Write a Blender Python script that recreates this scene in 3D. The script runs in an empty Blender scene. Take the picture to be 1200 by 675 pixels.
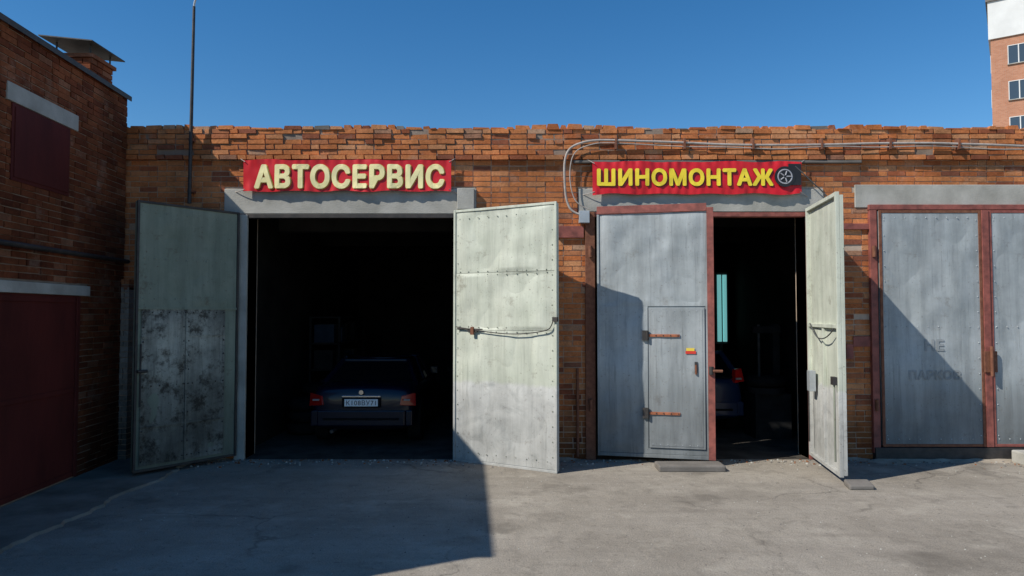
import bpy, math, random, bmesh
from mathutils import Vector, noise, Matrix
random.seed(7)
R=random.random
def U(a,b): return a+(b-a)*R()
scene=bpy.context.scene
# ---- image pixels to metres on the facade plane: 81 image pixels per metre, eye height 2.08
S=81.0; FY=10.12; H=2.08
def wx(p): return (p-600)/S
def wz(p): return H+(368-p)/S

# ================= node helpers =================
class NT:
    def __init__(s,name):
        s.m=bpy.data.materials.new(name); s.m.use_nodes=True
        s.t=s.m.node_tree; s.b=s.t.nodes['Principled BSDF']
        s.tc=s.t.nodes.new('ShaderNodeTexCoord')
    def new(s,ty): return s.t.nodes.new(ty)
    def L(s,a,b): s.t.links.new(a,b)
    def inp(s,sock,v):
        if isinstance(v,bpy.types.NodeSocket): s.L(v,sock)
        elif isinstance(v,(tuple,list)): sock.default_value=(v[0],v[1],v[2],1) if len(sock.default_value)==4 else v
        else: sock.default_value=v
    def coord(s,stretch=(1,1,1),off=(0,0,0)):
        mp=s.new('ShaderNodeMapping'); s.L(s.tc.outputs['Object'],mp.inputs[0])
        mp.inputs['Scale'].default_value=stretch; mp.inputs['Location'].default_value=off
        return mp.outputs[0]
    def noise(s,scale=5,detail=5,stretch=(1,1,1),rough=.6,off=(0,0,0),dist=0):
        n=s.new('ShaderNodeTexNoise'); s.L(s.coord(stretch,off),n.inputs['Vector'])
        n.inputs['Scale'].default_value=scale; n.inputs['Detail'].default_value=min(detail,5)
        n.inputs['Roughness'].default_value=rough; n.inputs['Distortion'].default_value=dist
        return n.outputs[0]
    def ramp(s,f,stops):
        r=s.new('ShaderNodeValToRGB'); s.L(f,r.inputs[0]); e=r.color_ramp.elements
        while len(e)<len(stops): e.new(0.5)
        for i,(p,c) in enumerate(stops):
            e[i].position=p; 
            if not isinstance(c,(tuple,list)): c=(c,c,c)
            e[i].color=(c[0],c[1],c[2],1)
        return r.outputs[0]
    def mix(s,f,a,b,mode='MIX'):
        m=s.new('ShaderNodeMix'); m.data_type='RGBA'; m.blend_type=mode
        s.inp(m.inputs[0],f); s.inp(m.inputs[6],a); s.inp(m.inputs[7],b)
        return m.outputs[2]
    def math(s,op,a,b=0):
        m=s.new('ShaderNodeMath'); m.operation=op; s.inp(m.inputs[0],a); s.inp(m.inputs[1],b); return m.outputs[0]
    def xyz(s):
        x=s.new('ShaderNodeSeparateXYZ'); s.L(s.tc.outputs['Object'],x.inputs[0]); return x.outputs
    def bump(s,h,strength=.3,dist=.01,prev=None):
        b=s.new('ShaderNodeBump'); s.L(h,b.inputs['Height']); b.inputs['Strength'].default_value=strength
        b.inputs['Distance'].default_value=dist
        if prev is not None: s.L(prev,b.inputs['Normal'])
        return b.outputs[0]
    def out(s,col,rough=.85,metal=0,normal=None,spec=None):
        s.inp(s.b.inputs['Base Color'],col); s.inp(s.b.inputs['Roughness'],rough); s.inp(s.b.inputs['Metallic'],metal)
        if normal is not None: s.L(normal,s.b.inputs['Normal'])
        if spec is not None: s.b.inputs['Specular IOR Level'].default_value=spec
        return s.m

def simple(name,c1,c2,scale=6,rough=.8,metal=0,bump=.25,bs=50,stretch=(1,1,1),spec=None):
    n=NT(name)
    f=n.ramp(n.noise(scale,4,stretch),[(.3,c1),(.7,c2)])
    b=n.bump(n.noise(bs,2),bump,.006) if bump>.06 else None
    return n.out(f,rough,metal,b,spec)

def brick_mat(name,stops,dirt=.5,pale=(.44,.34,.26),foot=.5):
    n=NT(name)
    g=n.new('ShaderNodeNewGeometry')
    c=n.ramp(g.outputs['Random Per Island'],stops)
    fine=n.ramp(n.noise(28,4,rough=.7),[(.25,.5),(.75,1.18)])
    c=n.mix(.85,c,fine,'MULTIPLY')
    big=n.ramp(n.noise(.9,5,off=(3,1,2)),[(.35,1-dirt),(.58,1)])
    c=n.mix(1,c,big,'MULTIPLY')
    st=n.ramp(n.noise(2.2,4,(1.5,1.5,.3),off=(5,5,5)),[(.4,.78),(.6,1)])
    c=n.mix(1,c,st,'MULTIPLY')
    ef=n.ramp(n.noise(2.2,5,rough=.75,off=(9,4,1)),[(.56,0),(.74,.4)])
    c=n.mix(ef,c,pale)
    z=n.xyz()[2]
    f=n.math('ADD',z,n.math('MULTIPLY',n.noise(2.5,4),-.9))
    f=n.ramp(f,[(0.0,foot),(.5,1)])
    c=n.mix(1,c,f,'MULTIPLY')
    b=n.bump(n.noise(60,3,rough=.7),.6,.008)
    return n.out(c,.93,0,b,.12)
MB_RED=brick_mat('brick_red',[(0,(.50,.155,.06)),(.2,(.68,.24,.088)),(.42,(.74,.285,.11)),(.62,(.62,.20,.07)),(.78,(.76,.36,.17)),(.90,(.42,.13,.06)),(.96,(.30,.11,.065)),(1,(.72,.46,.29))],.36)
MB_DK=brick_mat('brick_red_shaded',[(0,(.16,.045,.022)),(.3,(.26,.075,.033)),(.6,(.31,.10,.042)),(.85,(.21,.06,.027)),(1,(.36,.16,.09))],.4)  # left building's brick, albedo lowered to deepen its shade
MB_PALE=brick_mat('brick_silicate',[(0,(.44,.41,.36)),(.6,(.56,.53,.48)),(1,(.36,.32,.27))],.3)
MORT=simple('mortar',(.36,.27,.20),(.52,.41,.32),7,.95,0,.6,80)
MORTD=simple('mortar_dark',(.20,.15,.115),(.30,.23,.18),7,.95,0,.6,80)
CONC=simple('concrete',(.29,.28,.245),(.47,.455,.41),2.4,.92,0,.6,45)
CONC_D=simple('concrete_dark',(.12,.108,.095),(.20,.18,.16),3,.92,0,.5,45)
INT=simple('interior_plaster',(.010,.0095,.009),(.026,.0245,.022),1.5,.95,0,.3,20,spec=.05)  # albedo near black: the bays' darkness is put into the colour
DARK=simple('dark_steel',(.03,.03,.03),(.07,.06,.055),9,.6,.3,.3,60)
BLK=simple('black_rubber',(.008,.008,.008),(.016,.016,.016),9,.9,0,.3,60,spec=.08)
RUST=simple('rust',(.13,.045,.025),(.24,.10,.055),14,.85,.1,.6,90)
REDP=simple('red_oxide_paint',(.15,.045,.035),(.34,.10,.075),9,.65,0,.4,60)
REDD=simple('dark_red_door_paint',(.065,.012,.010),(.11,.020,.016),3,.7,0,.2,30,(1,1,.3),spec=.2)
CABLE=simple('cable_sheath',(.30,.26,.23),(.46,.41,.37),9,.8,0,.1,60)
CABLED=simple('cable_dark',(.05,.05,.05),(.1,.1,.1),9,.7,0,.1,60)
GALV=simple('zinc',(.36,.39,.40),(.5,.53,.55),5,.5,.4,.1,40)
CHROME=simple('chrome',(.5,.5,.5),(.6,.6,.6),5,.2,1,.0,40)

def door_mat(name,top,top2,bot=None,bot2=None,zs=1.15,wear=.35,rustc=(.10,.06,.035),edge=.08,streak=.25,metal=0,rough=.6,blotch=(.58,.70),foot=.6):
    n=NT(name)
    c=n.ramp(n.noise(1.5,5,rough=.7),[(.34,top),(.66,top2)])
    if bot:
        cb=n.ramp(n.noise(3.0,5,rough=.75,dist=.6),[(.28,bot2),(.5,bot),(.72,tuple(min(1,x*1.12) for x in bot))])
        z=n.math('ADD',n.xyz()[2],n.math('MULTIPLY',n.math('SUBTRACT',n.noise(3,5),.5),edge*3))
        f=n.ramp(n.math('SUBTRACT',z,zs-.5),[(.47,1),(.53,0)])
        c=n.mix(f,c,cb)
    st=n.ramp(n.noise(2.6,5,(2.5,2.5,.2),.7,(4,2,1)),[(.38,1-streak),(.6,1)])
    c=n.mix(1,c,st,'MULTIPLY')
    st2=n.ramp(n.noise(9,4,(2.5,2.5,.10),.6,(8,2,4)),[(.58,1),(.72,1-streak*1.1)])
    c=n.mix(1,c,st2,'MULTIPLY')
    ww=n.ramp(n.noise(3.6,5,rough=.8,off=(7,3,5)),[(blotch[0],0),(blotch[1],wear)])
    c=n.mix(ww,c,rustc)
    sp=n.ramp(n.noise(38,2,off=(1,3,5)),[(.66,0),(.73,.6)])
    c=n.mix(sp,c,rustc)
    zz=n.math('ADD',n.xyz()[2],n.math('MULTIPLY',n.noise(3,5),-1.1))
    ft=n.ramp(zz,[(-.1,foot),(.7,1)])
    c=n.mix(1,c,ft,'MULTIPLY')
    b=n.bump(n.noise(45,2),.2,.004)
    return n.out(c,rough,metal,b,.3)
D_GREEN=door_mat('door_pale_green',(.49,.52,.43),(.62,.64,.54),(.60,.60,.57),(.40,.41,.39),1.13,.4,streak=.18,foot=.7)
D_GREEN_TOP=door_mat('door_green_shaded',(.20,.235,.18),(.28,.31,.245),wear=.5,streak=.2)  # pale green of the leaf in shadow, shade put into the colour
D_SCUFF=door_mat('door_scuffed_zinc',(.15,.155,.135),(.50,.50,.43),wear=.88,rustc=(.03,.027,.023),streak=.4,blotch=(.49,.62),foot=.4)
D_SILV=door_mat('door_silver',(.31,.34,.345),(.44,.47,.475),wear=.42,rustc=(.17,.15,.125),streak=.22,metal=.05,rough=.62,foot=.5)
D_SILV2=door_mat('door_silver_wicket',(.29,.315,.32),(.41,.435,.44),wear=.42,rustc=(.15,.13,.11),streak=.25,metal=.05,rough=.62)

# ================= mesh helpers =================
def link(o,parent=None):
    scene.collection.objects.link(o)
    if parent is not None: o.parent=parent
    return o
def empty(name,loc=(0,0,0),rz=0,parent=None):
    e=bpy.data.objects.new(name,None); e.location=loc; e.rotation_euler=(0,0,rz); e.empty_display_size=.2
    return link(e,parent)
class MB:
    def __init__(s): s.v=[];s.f=[];s.mi=[];s.mats=[];s.sm=[]
    def m(s,mat):
        if mat not in s.mats: s.mats.append(mat)
        return s.mats.index(mat)
    def add(s,vs,fs,mat,smooth=False):
        o=len(s.v); s.v+=[tuple(v) for v in vs]; k=s.m(mat)
        for f in fs: s.f.append([i+o for i in f]); s.mi.append(k); s.sm.append(smooth)
    def box(s,x0,x1,y0,y1,z0,z1,mat,T=None):
        vs=[(x0,y0,z0),(x1,y0,z0),(x1,y1,z0),(x0,y1,z0),(x0,y0,z1),(x1,y0,z1),(x1,y1,z1),(x0,y1,z1)]
        if T: vs=[T(Vector(v)) for v in vs]
        s.add(vs,[(0,3,2,1),(4,5,6,7),(0,1,5,4),(1,2,6,5),(2,3,7,6),(3,0,4,7)],mat)
    def cyl(s,p0,p1,r,mat,n=12,r1=None,smooth=True):
        p0=Vector(p0);p1=Vector(p1);d=(p1-p0).normalized()
        a=d.orthogonal().normalized();b=d.cross(a); r1=r if r1 is None else r1
        vs=[];
        for p,rr in((p0,r),(p1,r1)):
            for i in range(n):
                t=2*math.pi*i/n; vs.append(p+a*rr*math.cos(t)+b*rr*math.sin(t))
        fs=[(i,(i+1)%n,n+(i+1)%n,n+i) for i in range(n)]
        s.add(vs,fs,mat,smooth)
        s.add(vs[:n],[tuple(range(n))[::-1]],mat); s.add(vs[n:],[tuple(range(n))],mat)
    def torus(s,c,R0,r,mat,axis='Z',n=28,k=10,sq=1.0):
        vs=[];fs=[]
        for i in range(n):
            a=2*math.pi*i/n
            for j in range(k):
                b=2*math.pi*j/k; rr=R0+r*math.cos(b); h=r*math.sin(b)*sq
                x,y=rr*math.cos(a),rr*math.sin(a)
                p={'Z':(x,y,h),'X':(h,x,y),'Y':(x,h,y)}[axis]
                vs.append((c[0]+p[0],c[1]+p[1],c[2]+p[2]))
                fs.append((i*k+j,((i+1)%n)*k+j,((i+1)%n)*k+(j+1)%k,i*k+(j+1)%k))
        s.add(vs,fs,mat,True)
    def obj(s,name,parent=None,bevel=0,loc=(0,0,0),subsurf=0):
        me=bpy.data.meshes.new(name); me.from_pydata(s.v,[],s.f)
        for m in s.mats: me.materials.append(m)
        me.polygons.foreach_set('material_index',s.mi); me.polygons.foreach_set('use_smooth',s.sm); me.update()
        o=bpy.data.objects.new(name,me); o.location=loc; link(o,parent)
        if bevel:
            b=o.modifiers.new('b','BEVEL'); b.width=bevel; b.segments=2; b.limit_method='ANGLE'
        if subsurf:
            b=o.modifiers.new('s','SUBSURF'); b.levels=subsurf; b.render_levels=subsurf
        return o
def tube(name,pts,r,mat,parent=None,smooth=True):
    cu=bpy.data.curves.new(name,'CURVE'); cu.dimensions='3D'; cu.bevel_depth=r; cu.bevel_resolution=3
    sp=cu.splines.new('NURBS' if smooth else 'POLY'); sp.points.add(len(pts)-1)
    for i,p in enumerate(pts): sp.points[i].co=(p[0],p[1],p[2],1)
    if smooth: sp.use_endpoint_u=True; sp.order_u=3
    cu.materials.append(mat)
    return link(bpy.data.objects.new(name,cu),parent)
def sheet(mb,x0,x1,z0,z1,y,amp,seed,mat,nx=26,nz=50):
    vs=[];fs=[]
    for j in range(nz+1):
        for i in range(nx+1):
            x=x0+(x1-x0)*i/nx; z=z0+(z1-z0)*j/nz
            e=min(i,nx-i,j,nz-j); w=min(1,e/3)
            yy=y+amp*w*(noise.noise(Vector((x*1.5+seed,z*1.1,seed*.37)))+.45*noise.noise(Vector((x*4+seed,z*3.5,3.1))))
            vs.append((x,yy,z))
    for j in range(nz):
        for i in range(nx):
            a=j*(nx+1)+i; fs.append((a,a+1,a+nx+2,a+nx+1))
    mb.add(vs,fs,mat,True)

def bricks(mb,T,u0,u1,z0,z1,holes,mat,proj=.010,depth=.05,jit=.0035,L=.25,h=.065,j=.012,skip=0,rag=0):
    n=int(round((z1-z0)/(h+j)))
    for k in range(n):
        za=z0+k*(h+j)+j*.5; zb=za+h; zc=(za+zb)/2
        u=u0-(k%2)*(L+j)/2
        while u<u1:
            a=u+j/2; b=u+L+j/2
            if R()<.15: b=a+.12
            u=b+j/2
            a=max(a,u0+.002); b=min(b,u1-.002)
            segs=[(a,b)] if b-a>.03 else []
            for (ha,hb,hz0,hz1) in holes:
                if hz0<zc<hz1:
                    ns=[]
                    for (p,q) in segs:
                        if q<=ha or p>=hb: ns.append((p,q))
                        else:
                            if p<ha-.03: ns.append((p,ha-.003))
                            if q>hb+.03: ns.append((hb+.003,q))
                    segs=ns
            for (p,q) in segs:
                if R()<skip: continue
                o=U(-jit,jit); dz=U(-.003,.003); tw=U(-jit,jit)*.8
                pr=proj+o
                if rag: pr+=U(-rag,rag*.6)
                dzz=U(-.003,.003)
                ct=U(0,.012) if rag else 0
                vs=[(p+ct,-pr-tw,za+dz),(q,-pr+tw,za+dz+dzz),(q,depth,za+dz+dzz),(p,depth,za+dz),
                    (p,-pr-tw,zb+dz-ct),(q-ct,-pr+tw,zb+dz+dzz),(q,depth,zb+dz+dzz),(p,depth,zb+dz)]
                vs=[T(Vector(v)) for v in vs]
                mb.add(vs,[(0,3,2,1),(4,5,6,7),(0,1,5,4),(1,2,6,5),(2,3,7,6),(3,0,4,7)],mat)
def backing(mb,T,u0,u1,z0,z1,holes,mat,v0,v1):
    us=sorted({u0,u1}|{min(max(x,u0),u1) for h in holes for x in h[:2]})
    zs=sorted({z0,z1}|{min(max(x,z0),z1) for h in holes for x in h[2:]})
    for a,b in zip(us,us[1:]):
        for c,d in zip(zs,zs[1:]):
            um=(a+b)/2; zm=(c+d)/2
            if any(h[0]<um<h[1] and h[2]<zm<h[3] for h in holes): continue
            mb.box(a,b,v0,v1,c,d,mat,T)

# ================= garage row =================
gb=empty('garage_building')
TF=lambda v: (v[0],FY+v[1],v[2])
O1=(wx(290),wx(533),3.53); O2=(wx(697),wx(945),3.56); O3=(wx(1027),wx(1275),3.62)
X0,X1=wx(140),12.4
lint=[(wx(262),wx(558),3.53,wz(221)),(wx(678),wx(966),3.56,wz(221)),(wx(1003),wx(1300),3.62,wz(216))]
holes=[(O1[0],O1[1],-1,O1[2]),(O2[0],O2[1],-1,O2[2]),(O3[0],O3[1],-1,O3[2])]
ZC=4.34
mb=MB(); bricks(mb,TF,X0,X1,0,ZC-.03,holes+lint,MB_RED,jit=.004,skip=.003); mb.obj('wall_bricks',gb)
mb=MB(); backing(mb,TF,X0,X1,-.1,4.5,holes+lint,MORT,.001,.38); mb.obj('wall_core',gb)
mb=MB()
bricks(mb,TF,X0,X1,ZC-.03,ZC+.05,[],MB_RED,proj=.085,jit=.006,skip=.01,rag=.006)
bricks(mb,TF,X0,X1,ZC+.05,ZC+.43,[],MB_RED,proj=.050,jit=.006,skip=.03,rag=.018)
# loose, half broken coping course
u=X0
while u<X1:
    L_=random.choice([.12,.19,.25,.25])+U(-.02,.02)
    nz=noise.noise(Vector((u*.7,0,0)))+.5*noise.noise(Vector((u*2.3,5,0)))
    hgt=.035+max(-.03,nz*.05)+U(-.008,.010)
    if R()<.08: hgt=.0
    v0=-.045+U(-.02,.02)
    t=U(-.02,.02)
    vs=[(u,v0,ZC+.42),(u+L_-.010,v0+t*.3,ZC+.42),(u+L_-.010,.3,ZC+.42),(u,.3,ZC+.42),
        (u+U(0,.02),v0,ZC+.435+hgt),(u+L_-.010-U(0,.03),v0+t*.3,ZC+.435+hgt+t*.5),(u+L_-.010,.3,ZC+.435+hgt+t*.5),(u,.3,ZC+.435+hgt)]
    mb.add([TF(Vector(v)) for v in vs],[(0,3,2,1),(4,5,6,7),(0,1,5,4),(1,2,6,5),(2,3,7,6),(3,0,4,7)],MB_RED if R()<.95 else CONC_D)
    u+=L_
mb.obj('parapet_bricks',gb)
mb=MB()
mb.box(X0,X1,FY-.026,FY+.36,ZC-.02,ZC+.43,MORTD)
mb.obj('parapet_core',gb)
mb=MB()
mb.box(wx(672),wx(1010),FY-.075,FY+.0,ZC-.075,ZC-.033,CONC_D)
for l in lint:
    mb.box(l[0],l[1],FY-.03,FY+.3,l[2]+.002,l[3],CONC)
mb.box(wx(536),wx(556),FY-.10,FY-.032,wz(246),wz(221),CONC)
mb.obj('concrete_lintels',gb,bevel=.008)
mb=MB()
mb.box(wx(278),O1[0],FY-.045,FY+.36,0.0,3.52,CONC)
mb.box(O1[1],O1[1]+.09,FY-.03,FY+.36,0.0,3.52,REDP)
mb.box(O2[0]-.14,O2[0],FY-.05,FY+.36,0.0,3.555,RUST)
mb.box(O2[1],O2[1]+.1,FY-.04,FY+.36,0.0,3.555,REDP)
mb.box(O2[0]-.04,O2[1]+.04,FY-.034,FY+.1,3.49,3.552,REDP)
mb.box(O1[0],O1[1]+.04,FY-.034,FY+.1,3.47,3.527,DARK)
mb.box(wx(653),wx(684),FY-.06,FY-.0,wz(279),wz(265),REDP)
mb.box(wx(986),wx(1022),FY-.05,FY-.0,wz(269),wz(262),REDP)
mb.box(O3[0]-.11,O3[0]-.01,FY-.07,FY+.2,.1,3.64,REDP)
mb.box(O3[0]-.12,O3[1]+.1,FY-.075,FY+.1,3.585,3.66,REDP)
mb.box(O3[1]+.01,O3[1]+.1,FY-.07,FY+.2,.1,3.58,REDP)
mb.box(O3[0]-.1,O3[1]+.1,FY-.10,FY+.3,-.02,.18,DARK)
for zz in (.7,2.9):
    for xx in (O3[0]-.06,O2[0]-.07):
        mb.cyl((xx,FY-.08,zz),(xx,FY-.08,zz+.16),.028,RUST)
mb.obj('door_frames',gb,bevel=.005)
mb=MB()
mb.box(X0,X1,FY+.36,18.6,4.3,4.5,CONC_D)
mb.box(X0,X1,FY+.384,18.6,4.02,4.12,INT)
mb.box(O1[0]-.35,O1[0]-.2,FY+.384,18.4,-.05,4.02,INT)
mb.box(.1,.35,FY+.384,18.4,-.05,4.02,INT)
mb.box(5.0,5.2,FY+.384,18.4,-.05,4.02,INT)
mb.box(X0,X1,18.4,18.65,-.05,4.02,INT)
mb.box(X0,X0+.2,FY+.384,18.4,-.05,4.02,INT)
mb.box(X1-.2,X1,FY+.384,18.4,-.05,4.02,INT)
BEAM=simple('beam_concrete',(.035,.034,.03),(.06,.056,.05),3,.9,0,.2,spec=.05)  # beam colour darkened too, for the unlit bay
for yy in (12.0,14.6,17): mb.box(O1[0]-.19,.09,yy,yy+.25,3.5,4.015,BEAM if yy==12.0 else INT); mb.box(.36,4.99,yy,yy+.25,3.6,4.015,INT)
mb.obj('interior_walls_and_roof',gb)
mb=MB(); mb.add([(X0+.2,FY-.02,.004),(X1-.2,FY-.02,.004),(X1-.2,18.4,.004),(X0+.2,18.4,.004)],[(0,1,2,3)],simple('interior_floor',(.04,.035,.03),(.09,.08,.068),3,.95,0,.3,30,spec=.05)); mb.obj('interior_floor',gb)  # floor colour darkened as well, for the unlit bays
mb=MB()
bricks(mb,lambda v:(v[0],FY-.14+v[1],v[2]),X0+.02,wx(158),0,wz(340),[],MB_PALE,depth=.12)
bricks(mb,lambda v:(v[0],FY-.14+v[1],v[2]),X0+.02,wx(158),wz(340),wz(340)+.077*2,[],MB_RED,depth=.12)
mb.box(X0+.02,wx(158)-.01,FY-.13,FY-.02,0,wz(340)+.15,MORT)
mb.obj('corner_pier',gb)

# ================= left building =================
k=.062
lb=empty('brick_building')
oy=3.5; ang=math.atan2(1,-k); ox=-5.59+k*(FY-oy); ca,sa=math.cos(ang),math.sin(ang)
TL=lambda v:(ox+v[0]*ca-v[1]*sa, oy+v[0]*sa+v[1]*ca, v[2])
uY=lambda Y:(Y-oy)/sa
UE=uY(10.05)
hl=[(uY(7.4),uY(8.76),4.38,4.58),(uY(7.5),uY(8.6),3.53,4.381),(uY(5.6),uY(8.9),-1,2.31),(uY(5.3),uY(9.1),2.31,2.44)]
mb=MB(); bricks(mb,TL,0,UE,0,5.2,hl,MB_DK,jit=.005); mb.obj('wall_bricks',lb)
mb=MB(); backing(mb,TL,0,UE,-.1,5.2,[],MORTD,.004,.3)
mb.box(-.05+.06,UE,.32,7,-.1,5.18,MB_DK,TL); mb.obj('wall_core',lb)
mb=MB()
mb.box(uY(7.4),uY(8.76),-.03,.003,4.382,4.58,CONC,TL)
mb.box(uY(5.3),uY(9.1),-.04,.003,2.312,2.44,CONC,TL)
mb.obj('lintels',lb,bevel=.006)
mb=MB()
mb.box(uY(7.5),uY(8.6),-.02,.003,3.53,4.378,REDD,TL)
mb.box(uY(7.5)+.04,uY(8.6)-.04,-.03,-.021,3.57,4.34,REDD,TL)
mb.obj('window_shutter',lb,bevel=.004)
mb=MB()
mb.box(uY(5.6),uY(8.9),-.01,.003,.05,2.309,REDD,TL)
for uu in (uY(5.6),uY(7.22),uY(8.82)): mb.box(uu,uu+.07,-.035,-.012,.05,2.3,REDD,TL)
for z_ in (.06,1.1,2.22): mb.box(uY(5.6)+.075,uY(8.8),-.025,-.012,z_,z_+.06,REDD,TL)
mb.obj('garage_gate',lb,bevel=.004)
mb=MB()
mb.box(-.04,UE+.02,-.05,7.05,5.2,5.235,DARK,TL)
mb.box(-.04,UE+.02,-.056,-.045,5.17,5.237,DARK,TL)
mb.obj('roof_slab',lb)
mb=MB(); mb.cyl(TL(Vector((0,-.08,2.83))),TL(Vector((UE-.05,-.08,2.83))),.03,DARK)
for uu in (1,2.5,4,5.5): mb.box(uu,uu+.04,-.08,.0,2.81,2.85,DARK,TL)
mb.obj('wall_pipe',lb)
mb=MB()
CX,CY=-6.20,9.35
TC=lambda v:(CX+v[0],CY+v[1],v[2])
bricks(mb,TC,0,.5,5.24,5.55,[],MB_DK,depth=.2)
mb.box(.01,.49,.005,.5,5.24,5.55,MB_DK,TC)
bricks(mb,lambda v:(CX+.5-v[1],CY+v[0],v[2]),0,.5,5.24,5.55,[],MB_DK,depth=.1)
mb.box(-.04,.54,-.04,.54,5.55,5.60,MB_DK,TC)
mb.box(-.12,.60,-.15,.65,5.75,5.765,DARK,lambda v:(CX+v[0],CY+v[1],v[2]-.10*(v[0]-.3)))
for a,b in ((0,0),(.46,0),(0,.46),(.46,.46)): mb.cyl((CX+a+.02,CY+.02+b,5.60),(CX+a+.02,CY+.02+b,5.77),.012,DARK,6)
mb.obj('chimney',lb)

# ================= pavement, ground =================
n=NT('yard_asphalt')
c=n.ramp(n.noise(.6,5,rough=.68),[(.3,(.24,.212,.175)),(.5,(.32,.285,.238)),(.7,(.385,.345,.292))])
sp=n.ramp(n.noise(75,3,rough=.75),[(.3,.5),(.52,1),(.8,1.3)])
c=n.mix(.9,c,sp,'MULTIPLY')
c=n.mix(n.ramp(n.noise(2.8,5,rough=.78,off=(4,4,0)),[(.52,0),(.68,.5)]),c,(.17,.15,.125))
c=n.mix(n.ramp(n.noise(1.1,5,rough=.75,off=(14,2,0)),[(.53,0),(.66,.5)]),c,(.43,.39,.325))
tr=n.ramp(n.noise(1.7,5,(.22,1.7,1),.65,(3,8,0)),[(.48,0),(.66,.4)])
c=n.mix(tr,c,(.21,.185,.155))
sc=n.ramp(n.noise(12,4,rough=.65,off=(3,3,0)),[(.61,0),(.67,.45)])
c=n.mix(sc,c,(.14,.122,.10))
oil=n.ramp(n.noise(.95,4,rough=.55,off=(31,7,0)),[(.60,0),(.68,.5)])
c=n.mix(oil,c,(.12,.105,.088))
vo=n.new('ShaderNodeTexVoronoi'); vo.feature='DISTANCE_TO_EDGE'; vo.inputs['Scale'].default_value=.33
wn=n.new('ShaderNodeTexNoise'); wn.inputs['Scale'].default_value=2.2; wn.inputs['Detail'].default_value=5; n.L(n.tc.outputs['Object'],wn.inputs['Vector'])
ad=n.new('ShaderNodeVectorMath'); ad.operation='MULTIPLY_ADD'; n.L(wn.outputs['Color'],ad.inputs[0]); ad.inputs[1].default_value=(.6,.6,0); n.L(n.tc.outputs['Object'],ad.inputs[2])
n.L(ad.outputs[0],vo.inputs['Vector'])
cr=n.ramp(vo.outputs['Distance'],[(.0,1),(.006,0)])
cm=n.ramp(n.noise(.5,3,off=(2,6,0)),[(.47,0),(.6,.6)])
crk=n.math('MULTIPLY',cr,cm)
c=n.mix(crk,c,(.10,.088,.075))
b=n.bump(n.noise(90,3,rough=.7),.7,.008); b=n.bump(n.noise(5,5,rough=.7),.6,.03,b); b=n.bump(n.math('SUBTRACT',1,crk),.4,.008,b)
GROUND=n.out(c,.97,0,b,.05)
mb=MB(); mb.add([(-400,-300,0),(400,-300,0),(400,600,0),(-400,600,0)],[(0,1,2,3)],GROUND); mb.obj('ground')
mb=MB(); N_=110; vs=[];fs=[]
for i in range(N_+1):
    y=3.0+(10.1-3.0)*i/N_
    e=-4.43+.10*noise.noise(Vector((0,y*1.3,2)))+.08*noise.noise(Vector((0,y*7,2)))
    xw=ox-k*(y-oy)+.0
    vs+= [(xw-.02,y,.030),(e-.02,y,.026),(e+.01,y,-.01)]
for i in range(N_):
    for j in range(2): a=i*3+j; fs.append((a,a+1,a+4,a+3))
fs.append((0,2,1)); 
mb.add(vs,fs,simple('pavement_concrete',(.14,.122,.10),(.27,.24,.20),2,.95,0,.8,50,spec=.05)); mb.obj('pavement')
mb=MB(); mb.box(wx(765)-.10,wx(845)-.2,9.30,9.62,-.01,.08,CONC_D); mb.obj('doorstep',bevel=.02)
mb=MB(); mb.box(4.0,4.30,8.35,8.62,-.01,.07,CONC_D,lambda v:(v[0]+.2*(v[1]-8.4),v[1],v[2]*(1-.8*(8.62-v[1])))); mb.obj('door_stop_stone',bevel=.02)
mb=MB(); mb.box(wx(1170),wx(1275),9.5,9.95,-.01,.17,CONC); mb.obj('concrete_block',bevel=.02)
mb=MB()
def stone(x,y,r,mat):
    vs=[];m_=5
    for i in range(m_):
        a=2*math.pi*i/m_+U(-.3,.3); vs.append((x+r*U(.7,1.2)*math.cos(a),y+r*U(.7,1.2)*math.sin(a),0.0))
    for i in range(m_):
        a=2*math.pi*i/m_; vs.append((x+r*.6*math.cos(a),y+r*.6*math.sin(a),r*U(.5,.9)))
    mb.add(vs,[(i,(i+1)%m_,m_+(i+1)%m_,m_+i) for i in range(m_)]+[tuple(range(m_,2*m_))],mat)
for i in range(1500):
    stone(U(-4.3,8.5),U(3.6,9.9),U(.002,.009),CONC if R()<.4 else CONC_D)
for i in range(1100):
    stone(U(-5,9),FY-.05-abs(random.gauss(0,.22)),U(.004,.022),random.choice([CONC,CONC_D,CONC_D,MB_RED]))
mb.obj('gravel')
# low drifts of sand and dirt against the foot of the wall and the doors
mb=MB(); SAND=simple('swept_sand',(.26,.22,.17),(.42,.36,.29),5,.97,0,.6,60,spec=.05)
def drift(xa,xb,yb,dep,seed,hh=.035):
    nx=int((xb-xa)/.06); ny=8; vs=[];fs=[]
    for i in range(nx+1):
        x=xa+(xb-xa)*i/nx; d_=dep*(.5+.8*abs(noise.noise(Vector((x*1.8,seed,0))))+.25*noise.noise(Vector((x*9,seed,2))))
        env=min(1,i/4,(nx-i)/4)
        for j in range(ny+1):
            t=j/ny; vs.append((x,yb-d_*t*max(.15,env),-.004+env*hh*(1-t)**1.5*(1+.6*noise.noise(Vector((x*6,t*4,seed))))))
    for i in range(nx):
        for j in range(ny): a=i*(ny+1)+j; fs.append((a,a+1,a+ny+2,a+ny+1))
    mb.add(vs,fs,SAND,True)
drift(-5.4,-3.95,FY,.35,1); drift(-.6,1.05,FY,.30,2); drift(4.35,5.2,FY,.35,3); drift(1.25,1.9,FY-.14,.25,4,.02); drift(4.9,8.6,FY-.11,.3,5,.03)
mb.obj('sand_drift')

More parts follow.
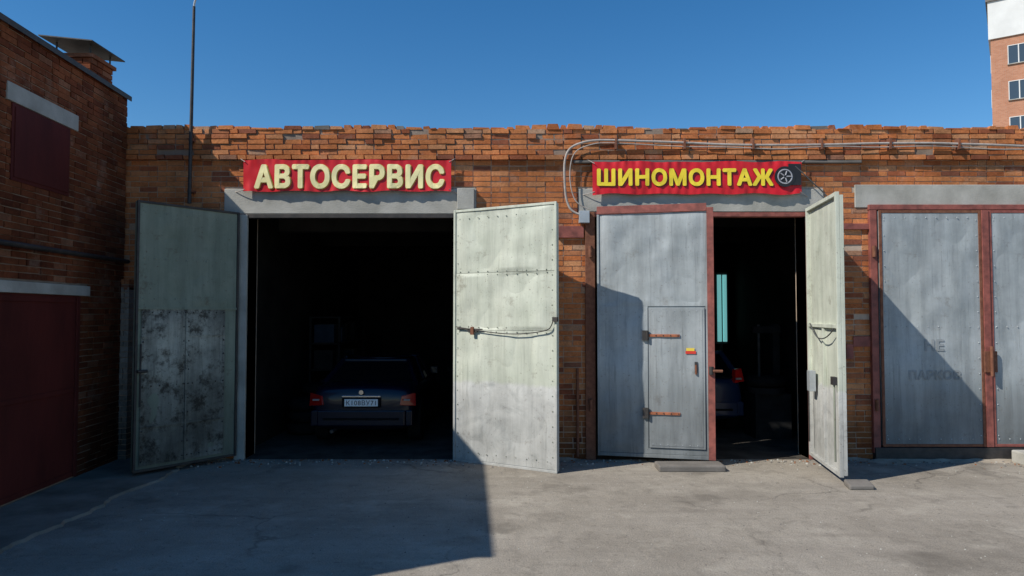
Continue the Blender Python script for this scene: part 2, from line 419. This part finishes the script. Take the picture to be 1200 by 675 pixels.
# ================= door leaves =================
def leaf(name,pl,pr,z0,z1):
    a=math.atan2(pr[1]-pl[1],pr[0]-pl[0]); w=math.hypot(pr[1]-pl[1],pr[0]-pl[0])
    return empty(name,(pl[0],pl[1],0),a),w
def rivets(mb,pts,mat,r=.009,y=-.03):
    for (x,z) in pts: mb.cyl((x,y+.002,z),(x,y-.006,z),r,mat,7,r*.5)
def frame(mb,w,z0,z1,mat,t=.045,y0=-.045,y1=-.001):
    mb.box(0,t,y0,y1,z0,z1,mat); mb.box(w-t,w,y0,y1,z0,z1,mat)
    mb.box(t+.001,w-t-.001,y0+.003,y1,z1-t,z1,mat); mb.box(t+.001,w-t-.001,y0+.003,y1,z0,z0+t,mat)
FRG=door_mat('door_frame_green',(.30,.33,.26),(.42,.44,.36),wear=.75)
e,w=leaf('garage_door',(-4.80,8.91),(wx(281),10.04),0,0)
mb=MB(); mb.box(0.002,w-.002,.0,.045,.08,3.53,D_GREEN_TOP); frame(mb,w,.07,3.54,DARK,.03,-.03); mb.obj('frame',e,.003)
mb=MB()
sheet(mb,.03,w-.03,2.16,3.51,-.012,.03,1.3,D_GREEN_TOP); 
sheet(mb,w-.19,w-.03,.1,2.15,-.008,.01,2.3,D_GREEN_TOP)
sheet(mb,.08,.66,.14,2.14,-.018,.03,4.3,D_SCUFF); sheet(mb,.665,w-.2,.14,2.14,-.022,.03,7.3,D_SCUFF)
mb.obj('sheets',e)
mb=MB()
mb.box(.03,w-.03,-.03,-.012,2.14,2.17,D_GREEN_TOP); mb.box(.655,.675,-.035,-.02,.14,2.13,D_SCUFF)
mb.box(.08,w-.2,-.032,-.02,1.78,1.80,D_SCUFF)
mb.box(.08,w-.2,-.032,-.02,.62,.64,D_SCUFF)
rivets(mb,[(.1+.11*i,z) for i in range(11) for z in (2.1,1.15,.2)]+[(x,.2+.19*i) for i in range(10) for x in (.1,.63,.7,w-.22)],DARK,.011,-.028)
rivets(mb,[(.1+.14*i,z) for i in range(9) for z in (3.4,2.8,2.28)],FRG,.009,-.02)
mb.cyl((.06,-.05,.9),(.06,-.05,1.7),.012,DARK); mb.cyl((.02,-.06,1.35),(.14,-.06,1.35),.02,DARK)
mb.obj('trim_and_bolt',e)
# leaf 2
e,w=leaf('garage_door',(wx(533)+.0,10.04),(.60,9.22),0,0)
mb=MB(); mb.box(0.002,w-.002,.0,.045,.02,3.55,D_GREEN); frame(mb,w,.0,3.57,D_GREEN,.035,-.028); mb.obj('frame',e,.004)
mb=MB(); sheet(mb,.035,w-.035,2.66,3.54,-.01,.045,11,D_GREEN); sheet(mb,.035,w-.035,1.86,2.655,-.012,.04,12,D_GREEN); sheet(mb,.035,w-.035,.04,1.855,-.010,.05,13,D_GREEN)
mb.obj('sheets',e)
mb=MB()
rivets(mb,[(.1+.155*i+U(-.01,.01),z+U(-.006,.006)) for i in range(10) for z in (3.44,2.68,2.63,1.9,1.83,.14)]+[(x,.2+.2*i) for i in range(16) for x in (.07,w-.07)],FRG,.010,-.016)
mb.box(.26,.42,-.05,-.016,1.83,1.86,DARK); mb.box(.32,.37,-.07,-.05,1.79,1.9,RUST); mb.cyl((.08,-.04,1.875),(.5,-.04,1.865),.010,DARK)
mb.box(w-.05,w+.02,-.06,-.02,1.98,2.04,DARK)
mb.obj('bolt_and_rivets',e)
tube('cable',[(.05,-.04,1.90),(.35,-.05,1.86),(.8,-.05,1.81),(1.15,-.05,1.81),(w-.12,-.05,1.86),(w-.06,-.05,1.93),(w-.04,-.05,2.0)],.007,DARK,e)
# leaf 3 exterior with wicket
e,w=leaf('garage_door',(wx(699),10.02),(2.79,9.66),0,0)
mb=MB(); mb.box(0.002,w-.002,.0,.045,.1,3.5,D_SILV)
mb.box(w-.09,w,-.04,-.001,.08,3.56,REDP); mb.box(0,w-.091,-.036,-.001,3.51,3.62,REDP); mb.box(.03,w-.091,-.02,-.001,.08,.13,D_SILV)
mb.box(0,.03,-.03,-.001,.08,3.505,D_SILV)
mb.obj('frame',e,.004)
wx0,wx1,wz0,wz1=.72,w-.13,.22,2.17
mb=MB()
sheet(mb,.03,w-.092,wz1+.02,3.505,-.012,.055,21,D_SILV); sheet(mb,.03,wx0-.015,.135,wz1+.019,-.012,.04,22,D_SILV)
sheet(mb,wx0-.014,w-.092,.135,wz0-.01,-.011,.0,22,D_SILV,4,4)
sheet(mb,wx1+.012,w-.092,wz0-.01,wz1+.019,-.011,.0,22,D_SILV,4,4)
mb.obj('sheets',e)
mb=MB(); mb.box(wx0,wx1,-.03,-.006,wz0,wz1,D_SILV2); mb.obj('wicket_door',e,.004)
mb=MB(); sheet(mb,wx0+.03,wx1-.03,wz0+.03,wz1-.03,-.034,.015,31,D_SILV2); mb.obj('wicket_sheet',e)
mb=MB()
OR=simple('hinge_orange_rust',(.22,.07,.03),(.45,.15,.07),14,.8,0,.4,70)
for z_ in (1.78,.70):
    mb.box(wx0+.0,wx0+.42,-.056,-.036,z_-.018,z_+.018,OR); mb.box(wx0-.09,wx0-.02,-.05,-.01,z_-.07,z_+.07,DARK); mb.cyl((wx0-.02,-.06,z_-.07),(wx0-.02,-.06,z_+.07),.022,DARK)
    rivets(mb,[(wx0+.1+.1*i,z_) for i in range(4)],DARK,.01,-.058)
mb.cyl((wx1-.12,-.05,1.38),(wx1-.12,-.05,1.25),.015,RUST); mb.box(wx1-.14,wx1-.10,-.05,-.035,1.27,1.42,DARK)
mb.cyl((w-.05,-.05,1.25),(w-.05,-.05,1.36),.03,DARK); mb.cyl((w-.03,-.06,1.3),(w+.1,-.06,1.3),.02,RUST)
rivets(mb,[(wx0+.05+.1*i,z) for i in range(7) for z in(wz0+.05,wz1-.05)],GALV,.008,-.034)
mb.obj('hinges_and_lock',e,.002)
mb=MB(); mb.box(wx1-.26,wx1-.12,-.046,-.0421,1.53,1.57,simple('sticker_red',(.6,.03,.02),(.65,.05,.03),4,.4)); mb.box(wx1-.25,wx1-.14,-.046,-.0421,1.571,1.61,simple('sticker_yellow',(.75,.55,.05),(.8,.6,.1),4,.4)); mb.obj('sticker',e)
# leaf 4
e,w=leaf('garage_door',(wx(945)+.02,10.04),(4.06,8.63),0,0)
mb=MB(); mb.box(0.002,w-.002,.0,.045,.1,3.56,D_GREEN); frame(mb,w,.08,3.6,D_GREEN,.05,-.05); mb.box(.05,w-.05,-.045,-.001,1.9,1.95,D_GREEN); mb.box(w*.5,w*.5+.05,-.045,-.001,.13,1.89,D_GREEN); mb.obj('frame',e,.004)
mb=MB(); sheet(mb,.05,w-.05,.13,3.55,-.006,.02,41,D_GREEN); mb.obj('sheets',e)
mb=MB()
mb.box(.28,.42,-.13,-.05,1.02,1.3,GALV); mb.cyl((.2,-.09,.3),(.2,-.09,1.2),.010,DARK)
mb.cyl((w-.1,-.07,.25),(w-.1,-.07,1.2),.012,FRG); 
mb.box(w-.15,w-.03,-.1,-.05,1.2,1.3,DARK)
mb.obj('bolt_and_box',e,.003)
tube('chain',[(w-.1,-.06,1.9),(w-.25,-.08,1.80),(w*.55,-.08,1.74),(w*.35,-.08,1.8),(.2,-.06,1.95)],.008,CABLED,e)

def textmesh(name,s,bold,x0,x1,z0,z1,y,mat,parent,wave,sp=1.05,dx=0,dz=0,grow=0):
    """lettering cut from sheet; `bold` = extra stroke radius in metres"""
    cu=bpy.data.curves.new(name,'FONT'); cu.body=s; cu.space_character=sp; cu.resolution_u=4
    o=bpy.data.objects.new('tmp',cu); scene.collection.objects.link(o)
    dg=bpy.context.evaluated_depsgraph_get(); dg.update()
    me=bpy.data.meshes.new_from_object(o.evaluated_get(dg)); bpy.data.objects.remove(o)
    bm=bmesh.new(); bm.from_mesh(me); bmesh.ops.triangulate(bm,faces=bm.faces)
    xs=[v.co.x for v in bm.verts]; ys=[v.co.y for v in bm.verts]
    ax,bx,ay,by=min(xs),max(xs),min(ys),max(ys)
    base=min(bold,.02) if bold else 0
    for v in bm.verts:
        v.co=(x0+base+(v.co.x-ax)/(bx-ax)*(x1-x0-2*base)+dx,0,z0+base+(v.co.y-ay)/(by-ay)*(z1-z0-2*base)+dz)
    if x1-x0>1:
        for i in range(int((x1-x0)/.06)):
            g=bm.verts[:]+bm.edges[:]+bm.faces[:]
            bmesh.ops.bisect_plane(bm,geom=g,plane_co=(x0+i*.06,0,0),plane_no=(1,0,0))
        for i in range(1,6):
            g=bm.verts[:]+bm.edges[:]+bm.faces[:]
            bmesh.ops.bisect_plane(bm,geom=g,plane_co=(0,0,z0+i*(z1-z0)/6),plane_no=(0,0,1))
    bm.verts.index_update()
    V=[v.co.copy() for v in bm.verts]; F=[[v.index for v in f.verts] for f in bm.faces]; bm.free()
    mb=MB(); offs=[(0,0)]
    if bold: offs+=[(bold*math.cos(2*math.pi*i/10),bold*math.sin(2*math.pi*i/10)) for i in range(10)]
    for i,(a,b) in enumerate(offs):
        mb.add([(v.x+a,y+wave(v.x+a,v.z+b)-i*.0004,v.z+b) for v in V],F,mat,False)
    return mb.obj(name,parent)
# closed pair (third garage)
mid=(O3[0]+O3[1])/2
FADE=door_mat('faded_marking',(.23,.25,.255),(.34,.36,.37),wear=.5,rustc=(.37,.39,.395),streak=.2,rough=.6)
for i,(a,b) in enumerate(((O3[0]+.01,mid-.05),(mid+.06,O3[1]-.01))):
    e,w=leaf('garage_door',(a,10.05),(b,10.05),0,0)
    mb=MB(); mb.box(.002,w-.002,.0,.045,.2,3.57,D_SILV); frame(mb,w,.19,3.575,RUST if i==0 else REDP,.04,-.02)
    if i==0: mb.box(w+.002,w+.10,-.035,.03,.19,3.575,REDP); mb.box(w-.02,w+.16,-.06,-.036,1.25,1.55,RUST); mb.cyl((w+.06,-.09,1.2),(w+.06,-.09,1.62),.022,RUST)
    mb.obj('frame',e,.004)
    fy=lambda x,z,s=51+i*5:.035*(noise.noise(Vector((x*1.5+s,z*1.1,s*.37)))+.45*noise.noise(Vector((x*4+s,z*3.5,3.1))))
    mb=MB(); sheet(mb,.04,w-.04,.23,3.535,-.010,.035,51+i*5,D_SILV); mb.obj('sheet',e)
    if i==0:
        textmesh('faded_marking','НЕ',.008,.62,.90,1.55,1.72,-.0145,FADE,e,fy); textmesh('faded_marking','ПАРКОВ',.008,.38,1.13,1.14,1.28,-.0145,FADE,e,fy)
    mb=MB(); rivets(mb,[(.08+.15*j,z) for j in range(10) for z in(.3,1.9,3.47) if .08+.15*j<w-.05]+[(x,.35+.22*j) for j in range(15) for x in(.07,w-.07)],GALV,.009,-.014); mb.obj('rivets',e)

# ================= banners =================
BRED=simple('banner_red_vinyl',(.54,.010,.018),(.68,.018,.026),2,.42,0,.05,20,spec=.4)
CREAM=simple('letter_cream',(.90,.80,.36),(.93,.85,.46),3,.5,0,.02)
YEL=simple('letter_yellow',(.88,.66,.03),(.93,.72,.05),3,.5,0,.02)
MAR=simple('letter_shadow_maroon',(.14,.005,.01),(.17,.008,.012),3,.5,0,.02)
ORG=simple('letter_edge_orange',(.70,.32,.03),(.75,.36,.04),3,.5,0,.02)
def banner(x0,x1,z0,z1,seed):
    e=empty('banner_sign')
    Y=FY-.10
    def wave(x,z):
        t=(z-z0)/(z1-z0)
        return .012*math.sin(x*5+seed)*math.sin(z*3+seed)+.010*noise.noise(Vector((x*4,z*6,seed)))+.024*noise.noise(Vector((x*12,z*2.5,seed)))*(abs(2*t-1)**1.5)
    def edge(x,s): return s*(.018*noise.noise(Vector((x*2.2,seed,s)))+.008*math.sin(x*9+seed))
    mb=MB(); nx,nz=160,14; vs=[];fs=[]
    for j in range(nz+1):
        for i in range(nx+1):
            x=x0+(x1-x0)*i/nx; t=j/nz; z=z0+(z1-z0)*t
            zz=z+ (edge(x,1)*t + edge(x,-1)*(1-t))
            vs.append((x,Y+wave(x,z),zz))
    for j in range(nz):
        for i in range(nx): a=j*(nx+1)+i; fs.append((a,a+1,a+nx+2,a+nx+1))
    mb.add(vs,fs,BRED,True); mb.obj('cloth',e)
    for (x,z,dx,dz) in ((x0,z1,-.12,.08),(x1,z1,.12,.08),(x0,z0,-.14,.0),(x1,z0,.12,-.03)):
        tube('tie_rope',[(x+(.03 if x==x0 else -.03),Y-.01,z+(-.03 if z==z1 else .03)),(x+dx*.5,Y+.02,z+dz*.3),(x+dx,FY-.02,z+dz)],.006,CABLE,e)
    return e,Y,wave
e,Y,wv=banner(wx(286),wx(529),wz(225),wz(188),1.7)
a,b,c0,c1=wx(299),wx(521),wz(222),wz(193)
textmesh('lettering_edge','АВТОСЕРВИС',.027,a,b,c0,c1,Y-.006,ORG,e,wv,1.10,dx=.006,dz=-.004)
textmesh('lettering','АВТОСЕРВИС',.019,a,b,c0,c1,Y-.014,CREAM,e,wv,1.10)
e,Y,wv=banner(wx(694),wx(938),wz(228),wz(190),4.1)
a,b,c0,c1=wx(699),wx(905),wz(219),wz(198)
textmesh('lettering_shadow','ШИНОМОНТАЖ',.021,a,b,c0,c1,Y-.006,MAR,e,wv,1.10,dx=.014,dz=-.012)
textmesh('lettering','ШИНОМОНТАЖ',.015,a,b,c0,c1,Y-.014,YEL,e,wv,1.10)
mb=MB(); cx,cz=wx(918),wz(208)
mb.cyl((cx,Y-.020,cz),(cx,Y-.028,cz),.15,simple('print_black',(.01,.01,.012),(.02,.02,.02),3,.5),32)
PG=simple('print_grey',(.30,.30,.33),(.45,.45,.47),3,.5)
mb.torus((cx,Y-.029,cz),.10,.010,PG,'Y',32,6,.2)
for i in range(5):
    t=2*math.pi*i/5; mb.cyl((cx+.02*math.cos(t),Y-.030,cz+.02*math.sin(t)),(cx+.08*math.cos(t),Y-.030,cz+.08*math.sin(t)),.010,PG,6)
mb.box(cx+.05,wx(937),Y-.024,Y-.018,wz(218),wz(193),simple('print_black2',(.012,.012,.015),(.02,.02,.02),3,.5))
mb.obj('wheel_print',e)

# ================= cables, pole =================
e=empty('electrical_cable')
Yc=FY-.12
def run(pts,r,mat,jz=.006):
    out=[]
    for (px,pz) in pts: out.append((wx(px),Yc+U(-.008,.008),wz(pz)+U(-jz,jz)))
    tube('cable_run',out,r,mat,e)
top=[(x,167+2.0*math.sin(x*.016)+ (x-700)*.010) for x in range(705,1300,35)]
run([(688,254),(672,252),(663,238),(661,212),(661,188),(667,173),(686,167)]+top,.017,CABLE)
run([(690,246),(676,242),(668,222),(667,196),(673,178),(690,170)]+[(x,y+3.5+1.0*math.sin(x*.05)) for x,y in top],.008,CABLE)
run([(930,196),(940,205),(950,215),(962,225),(972,238)],.009,CABLED)
mb=MB()
for px in range(720,1260,80): mb.box(wx(px),wx(px)+.03,Yc-.03,FY-.05,wz(176),wz(163),RUST)
mb.box(wx(678),wx(690),FY-.14,FY-.03,wz(262),wz(248),GALV)
mb.obj('clamps',e,.003)
e=empty('antenna_pole'); px=wx(226)
mb=MB(); mb.cyl((px,FY-.16,wz(240)),(px+.02,FY-.16,wz(8)),.028,DARK,10,.02)
for z_ in (wz(225),wz(165)): mb.box(px-.03,px+.03,FY-.16,FY-.01,z_-.02,z_+.02,RUST)
mb.obj('pole',e)
tube('tip',[(px+.02,FY-.16,wz(10)),(px+.03,FY-.18,wz(2)),(px+.08,FY-.2,wz(-2))],.014,GALV,e)
mb=MB(); mb.box(wx(988),wx(996),FY-.08,FY-.015,wz(420),wz(403),REDP); mb.box(wx(998),wx(1018),FY-.03,FY-.014,wz(406),wz(394),REDP); mb.obj('junction_box',bevel=.004)
mb=MB(); mb.cyl((wx(676),FY-.05,.05),(wx(676),FY-.05,1.3),.02,RUST); mb.obj('drain_pipe')

# ================= cars =================
GLASS=NT('car_glass').out((.006,.007,.009),.10,0,None,.4)
LAMP=NT('tail_lamp_red'); LAMP=LAMP.out((.36,.010,.008),.15,0,None,.6)
LAMPW=NT('lamp_clear').out((.35,.30,.27),.2)
PLATE=simple('plate_white',(.84,.84,.82),(.88,.88,.86),3,.4,0,.02)
PBLK=NT('plate_black').out((.01,.01,.01),.5)
def car(loc,paint_c,text,hatch=False,L=4.15,W=1.70,Hh=1.42,lampm=None):
    e=empty('parked_car',loc)
    n=NT('car_paint'); paint=n.out(n.ramp(n.noise(3,4),[(.3,paint_c),(.7,tuple(x*1.15 for x in paint_c))]),.3,0,None,.3); paint.node_tree.nodes['Principled BSDF'].inputs['Coat Weight'].default_value=.3
    w=W/2
    zb=.98 if hatch else .95
    st=[(0,.80,.40,zb-.22),(.03,.90,.30,zb-.06),(.15,.965,.24,zb),(.5,.99,.22,zb+.01),(1.0,1,.2,zb+.01),(1.8,1,.19,.94),(2.7,1,.19,.93),(3.1,.99,.2,.88),(3.6,.965,.21,.80),(3.95,.92,.24,.72),(4.1,.84,.28,.62),(4.15,.74,.36,.54)]
    vs=[];fs=[]
    for (y,hw,zl,zt) in st:
        h=w*hw; d=zt-zl
        pr=[(.0,zl),(.55*h,zl),(.88*h,zl+.03),(.97*h,zl+.14*d),(h,zl+.45*d),(.985*h,zl+.72*d),(.955*h,zl+.9*d),(.87*h,zt-.005),(.5*h,zt+.02),(0,zt+.03)]
        rg=[(x,y*L/4.15,z) for x,z in pr]+[(-x,y*L/4.15,z) for x,z in pr[-2:0:-1]]
        vs+=rg
    k_=18
    for i in range(len(st)-1):
        for j in range(k_): fs.append((i*k_+j,i*k_+(j+1)%k_,(i+1)*k_+(j+1)%k_,(i+1)*k_+j))
    fs.append(tuple(range(k_))[::-1]); fs.append(tuple(range((len(st)-1)*k_,len(st)*k_)))
    mb=MB(); mb.add(vs,fs,paint,True); mb.obj('body',e,subsurf=2)
    yr=.12 if hatch else .62; y2=.52 if hatch else 1.15
    low=[(-.88*w,yr),(.88*w,yr),(.93*w,1.4),(.93*w,2.2),(.86*w,3.05),(-.86*w,3.05),(-.93*w,2.2),(-.93*w,1.4)]
    up=[(-.66*w,y2),(.66*w,y2),(.72*w,1.6),(.71*w,2.0),(.64*w,2.35),(-.64*w,2.35),(-.71*w,2.0),(-.72*w,1.6)]
    zl=[zb-.01]*3+[.92]+[.86]*2+[.92]+[zb-.01]; zu=[Hh-.06,Hh-.06,Hh-.02,Hh-.01,Hh-.05,Hh-.05,Hh-.01,Hh-.02]
    lv=[(x,y,z) for (x,y),z in zip(low,zl)]; uv=[(x,y,z) for (x,y),z in zip(up,zu)]
    mb=MB(); mb.add(lv+uv,[(i,(i+1)%8,8+(i+1)%8,8+i) for i in range(8)],GLASS); mb.obj('windows',e)
    mb=MB()
    rf=[(x*1.03,y,z+.0) for (x,y,z) in uv]; rt=[(x*.85,y+( .12 if y<1.3 else (-.12 if y>2.2 else 0)),z+.05) for (x,y,z) in uv]
    mb.add(rf+rt,[(i,(i+1)%8,8+(i+1)%8,8+i) for i in range(8)]+[tuple(range(8,16)),tuple(range(8))[::-1]],paint,True)
    mb.obj('roof',e,subsurf=1)
    mb=MB()
    for i in range(8): mb.cyl(lv[i],uv[i],.05 if i in(0,1) else .032,paint,8)
    for i in (0,4): mb.cyl(uv[i],uv[i+1],.035,paint,8)
    mb.cyl((lv[0][0],lv[0][1],lv[0][2]+.01),(lv[1][0],lv[1][1],lv[1][2]+.01),.02,BLK,8)
    for s_ in(-1,1):
        mb.box(s_*w*1.0-.07,s_*w*1.0+.07,2.45,2.55,.95,1.08,paint)
    mb.obj('pillars_and_mirrors',e,.01)
    mb=MB()
    mb.box(-.80*w,.80*w,-.05,.1,.34,.58,paint); mb.box(-.93*w,-.80*w,-.02,.3,.34,.58,paint); mb.box(.80*w,.93*w,-.02,.3,.34,.58,paint)
    mb.box(-.7*w,.7*w,-.065,-.03,.43,.47,BLK)
    mb.obj('bumper',e,.03)
    mb=MB()
    for s_ in(-1,1):
        if hatch:
            vs=[(s_*.99*w,.10,.92),(s_*.76*w,-.005,.90),(s_*.80*w,.06,1.12),(s_*.95*w,.16,1.14)]
        else:
            vs=[(s_*.985*w,.08,.64),(s_*.70*w,-.02,.66),(s_*.73*w,.0,.80),(s_*.975*w,.10,.84)]
        vv=vs+[(x*.96,y+.12,z) for x,y,z in vs]
        mb.add([(x,y-.012,z) for x,y,z in vv],[(0,1,2,3),(4,7,6,5),(0,4,5,1),(1,5,6,2),(2,6,7,3),(3,7,4,0)],lampm or LAMP)
        mb.box(s_*.83*w-.05,s_*.83*w+.05,-.045 if not hatch else -.03,.02,(.73 if not hatch else .955),(.755 if not hatch else .99),LAMPW)
    mb.obj('tail_lamps',e,.008)
    mb=MB(); pz=.70
    mb.box(-.30,.30,-.035,.03,pz-.075,pz+.075,BLK); mb.box(-.26,.26,-.045,-.036,pz-.056,pz+.056,PLATE); 
    mb.box(-.3,.3,-.05,.02,pz+.085,pz+.11,CHROME)
    mb.cyl((0,-.05,pz+.16),(0,-.0,pz+.16),.035,CHROME,20)
    mb.cyl((-.45,-.06,.26),(-.45,.2,.26),.03,DARK)
    mb.obj('plate_and_badge',e,.004)
    textmesh('plate_text',text,0,-.23,.23,pz-.037,pz+.037,-.0475,PBLK,e,lambda x,z:0,1.1)
    mb=MB()
    for s_ in(-1,1):
        for y in(.78,3.28):
            mb.torus((s_*(w-.09),y,.31),.22,.095,BLK,'X',28,10,.95)
            mb.cyl((s_*(w-.14),y,.31),(s_*(w-.02),y,.31),.2,GALV,20)
            mb.cyl((s_*(w-.2),y,.33),(s_*(w+.004),y,.33),.335,BLK,28)
    mb.obj('wheels',e)
    return e
car((-2.34,10.95,.004),(.0035,.005,.016),'К108ВУ71',Hh=1.34)
L2=NT('tail_lamp_bright').out((.80,.02,.015),.2,0,None,.6)
car((3.16,12.0,.004),(.008,.022,.06),'М317ОС71',hatch=True,W=1.7,Hh=1.45,lampm=L2)

# ================= workshop contents (dim) =================
mb=MB()
for (x,y,nn) in ((-3.60,12.3,3),(-3.55,13.0,4)):
    for i in range(nn): mb.torus((x+U(-.03,.03),y+U(-.03,.03),.11+i*.2),.22,.1,BLK,'Z')
mb.obj('tire_stack')
DK2=simple('shaded_metal',(.010,.010,.011),(.025,.025,.025),5,.8,0,.1,40,spec=.1)  # metal and box colours here are darkened to stand for the unlit workshop
DK3=simple('shaded_box',(.035,.03,.025),(.06,.052,.045),5,.8,0,.1,40,spec=.1)
DK4=simple('shaded_blue_box',(.015,.025,.04),(.025,.04,.06),5,.8,0,.1,40,spec=.1)
e=empty('storage_shelf'); mb=MB()
for x in(-3.85,-3.3):
    for y in(13.4,15.6): mb.box(x-.02,x+.02,y-.02,y+.02,0,2.0,DK2)
for z in(.4,1,1.5,2.0): mb.box(-3.87,-3.28,13.38,15.62,z,z+.03,DK2)
mb.obj('rack',e)
mb=MB()
for z in(.43,1.03,1.53):
    y=13.45
    while y<15.4:
        d=U(.15,.35); mb.box(-3.8,U(-3.5,-3.35),y,y+d-.04,z,z+U(.15,.4),random.choice([DK2,DK3,DK4])); y+=d
mb.obj('boxes',e,.006)
e=empty('workbench'); mb=MB()
mb.box(-1.4,.05,15.2,15.9,.85,.92,DK3)
for x in (-1.35,-.05):
    for y in (15.25,15.8): mb.box(x,x+.06,y,y+.06,0,.85,DK2)
x=-1.3
while x<-.1:
    d=U(.1,.3); mb.box(x,x+d-.04,15.3,15.6,.921,.921+U(.1,.35),random.choice([DK2,DK3,DK4])); x+=d
mb.obj('bench_and_tools',e,.006)
e=empty('tire_changer_machine'); mb=MB()
mb.box(4.05,4.65,11.7,12.3,0,.75,DK2); mb.cyl((4.3,11.9,.75),(4.3,11.9,.85),.3,DK2,24)
mb.box(4.5,4.62,12.1,12.25,.75,1.9,DK2); mb.box(4.15,4.62,12.05,12.12,1.75,1.87,DK2); mb.cyl((4.25,12.08,1.0),(4.25,12.08,1.9),.025,DARK)
mb.torus((4.3,11.9,.95),.24,.09,BLK,'Z'); mb.obj('machine',e,.01)
n=NT('fluorescent_glass'); n.b.inputs['Emission Color'].default_value=(.22,.62,.62,1); n.b.inputs['Emission Strength'].default_value=.6
FL=n.out((.3,.6,.6),.4)
e=empty('fluorescent_lamp'); mb=MB(); mb.box(4.52,4.80,15.55,15.65,1.42,3.0,DARK); mb.box(4.62,4.68,15.56,15.64,0,1.42,DARK)
mb.obj('housing',e); mb=MB()
for i in range(2): mb.cyl((4.60+.12*i,15.53,1.47),(4.60+.12*i,15.53,2.95),.045,FL,12)
mb.obj('tubes',e)

# ================= distant apartment building =================
ap=empty('apartment_building',(41.6,60,0),-math.atan(41.6/60)-.02)
n=NT('apartment_brick'); bt=n.new('ShaderNodeTexBrick'); 
mp=n.new('ShaderNodeMapping'); mp.inputs['Rotation'].default_value=(math.radians(90),0,0); n.L(n.tc.outputs['Object'],mp.inputs[0]); n.L(mp.outputs[0],bt.inputs[0])
bt.inputs['Color1'].default_value=(.56,.24,.13,1); bt.inputs['Color2'].default_value=(.46,.17,.08,1); bt.inputs['Mortar'].default_value=(.40,.32,.26,1)
bt.inputs['Scale'].default_value=1; bt.inputs['Brick Width'].default_value=.25; bt.inputs['Row Height'].default_value=.077; bt.inputs['Mortar Size'].default_value=.008
ABR=n.out(n.mix(1,bt.outputs[0],n.ramp(n.noise(.3,5),[(.3,.8),(.7,1)]),'MULTIPLY'),.9)
WH=simple('white_render',(.60,.60,.58),(.72,.72,.70),.6,.8)
WG=NT('window_glass').out((.05,.07,.09),.08,0,None,.7)
ax0,ay0=0,0
mb=MB()
mb.box(ax0,ax0+24,ay0,ay0+14,-.5,25.9,ABR); mb.box(ax0-.15,ax0+24.1,ay0-.15,ay0+14.1,25.9,29.2,WH)
mb.box(ax0-.3,ax0+24.3,ay0-.3,ay0+14.3,29.2,29.5,CONC_D); mb.box(ax0+3,ax0+8,ay0+3,ay0+9,29.5,31.5,WH)
mb.obj('walls',ap)
mb=MB()
for fl in range(9):
    z=2.2+fl*3.1- .35
    for i in range(6):
        x=ax0+1.25+i*3.6
        if i%2==0:
            mb.box(x,x+1.4,ay0-.03,ay0+.0,z-.05,z+1.5,WG)
            for a,b,c_,d in((-.06,0,-.1,1.56),(1.4,1.46,-.1,1.56),(.66,.74,-.05,1.5)): mb.box(x+a,x+b,ay0-.07,ay0,z+c_,z+d,WH)
            mb.box(x,x+1.4,ay0-.07,ay0,z+1.5,z+1.56,WH); mb.box(x-.1,x+1.5,ay0-.14,ay0,z-.12,z-.05,CONC)
        else:
            mb.box(x-1.2,x+2,ay0-1.1,ay0,z-1.0,z-.85,CONC); mb.box(x-1.2,x+2,ay0-1.1,ay0-1.0,z-.85,z+.15,WH)
            mb.box(x-1.2,x-1.1,ay0-.99,ay0,z-.85,z+.15,WH); mb.box(x+1.9,x+2,ay0-.99,ay0,z-.85,z+.15,WH); mb.box(x-.5,x+1.4,ay0-.03,ay0,z-.8,z+1.5,WG)
    for i in range(3):
        y=ay0+2+i*4; mb.box(ax0-.03,ax0,y,y+1.4,z,z+1.5,WG)
        mb.box(ax0-.07,ax0,y-.06,y,z-.05,z+1.56,WH); mb.box(ax0-.07,ax0,y+1.4,y+1.46,z-.05,z+1.56,WH)
mb.obj('windows_and_balconies',ap)

# ================= light, world, camera =================
d=Vector((.95,.5,-1)).normalized()
sl=bpy.data.lights.new('sun','SUN'); sl.energy=5; sl.angle=math.radians(.5); sl.color=(1,.95,.86)
so=bpy.data.objects.new('sun',sl); so.rotation_euler=d.to_track_quat('-Z','Y').to_euler(); so.location=(-20,-10,25); link(so)
w=bpy.data.worlds.new('World'); scene.world=w; w.use_nodes=True; t=w.node_tree
sk=t.nodes.new('ShaderNodeTexSky'); sk.sky_type='NISHITA'; sk.sun_disc=False
sk.sun_elevation=math.asin(-d.z); sk.sun_rotation=math.atan2(-d.x,-d.y)%(2*math.pi)
sk.air_density=1.0; sk.dust_density=.0; sk.ozone_density=3.2
hs=t.nodes.new('ShaderNodeHueSaturation'); hs.inputs['Saturation'].default_value=1.32
t.links.new(sk.outputs[0],hs.inputs['Color']); t.links.new(hs.outputs[0],t.nodes['Background'].inputs[0]); t.nodes['Background'].inputs[1].default_value=.12
cd=bpy.data.cameras.new('camera'); cd.sensor_width=36; cd.lens=820/1200*36; cd.clip_end=2000; cd.clip_start=.05
co=bpy.data.objects.new('camera',cd); co.location=(0,0,H); co.rotation_euler=(math.radians(90)+math.atan(30.5/820),0,0); link(co); scene.camera=co
scene.view_settings.view_transform='Standard'; scene.view_settings.look='None'; scene.view_settings.exposure=0
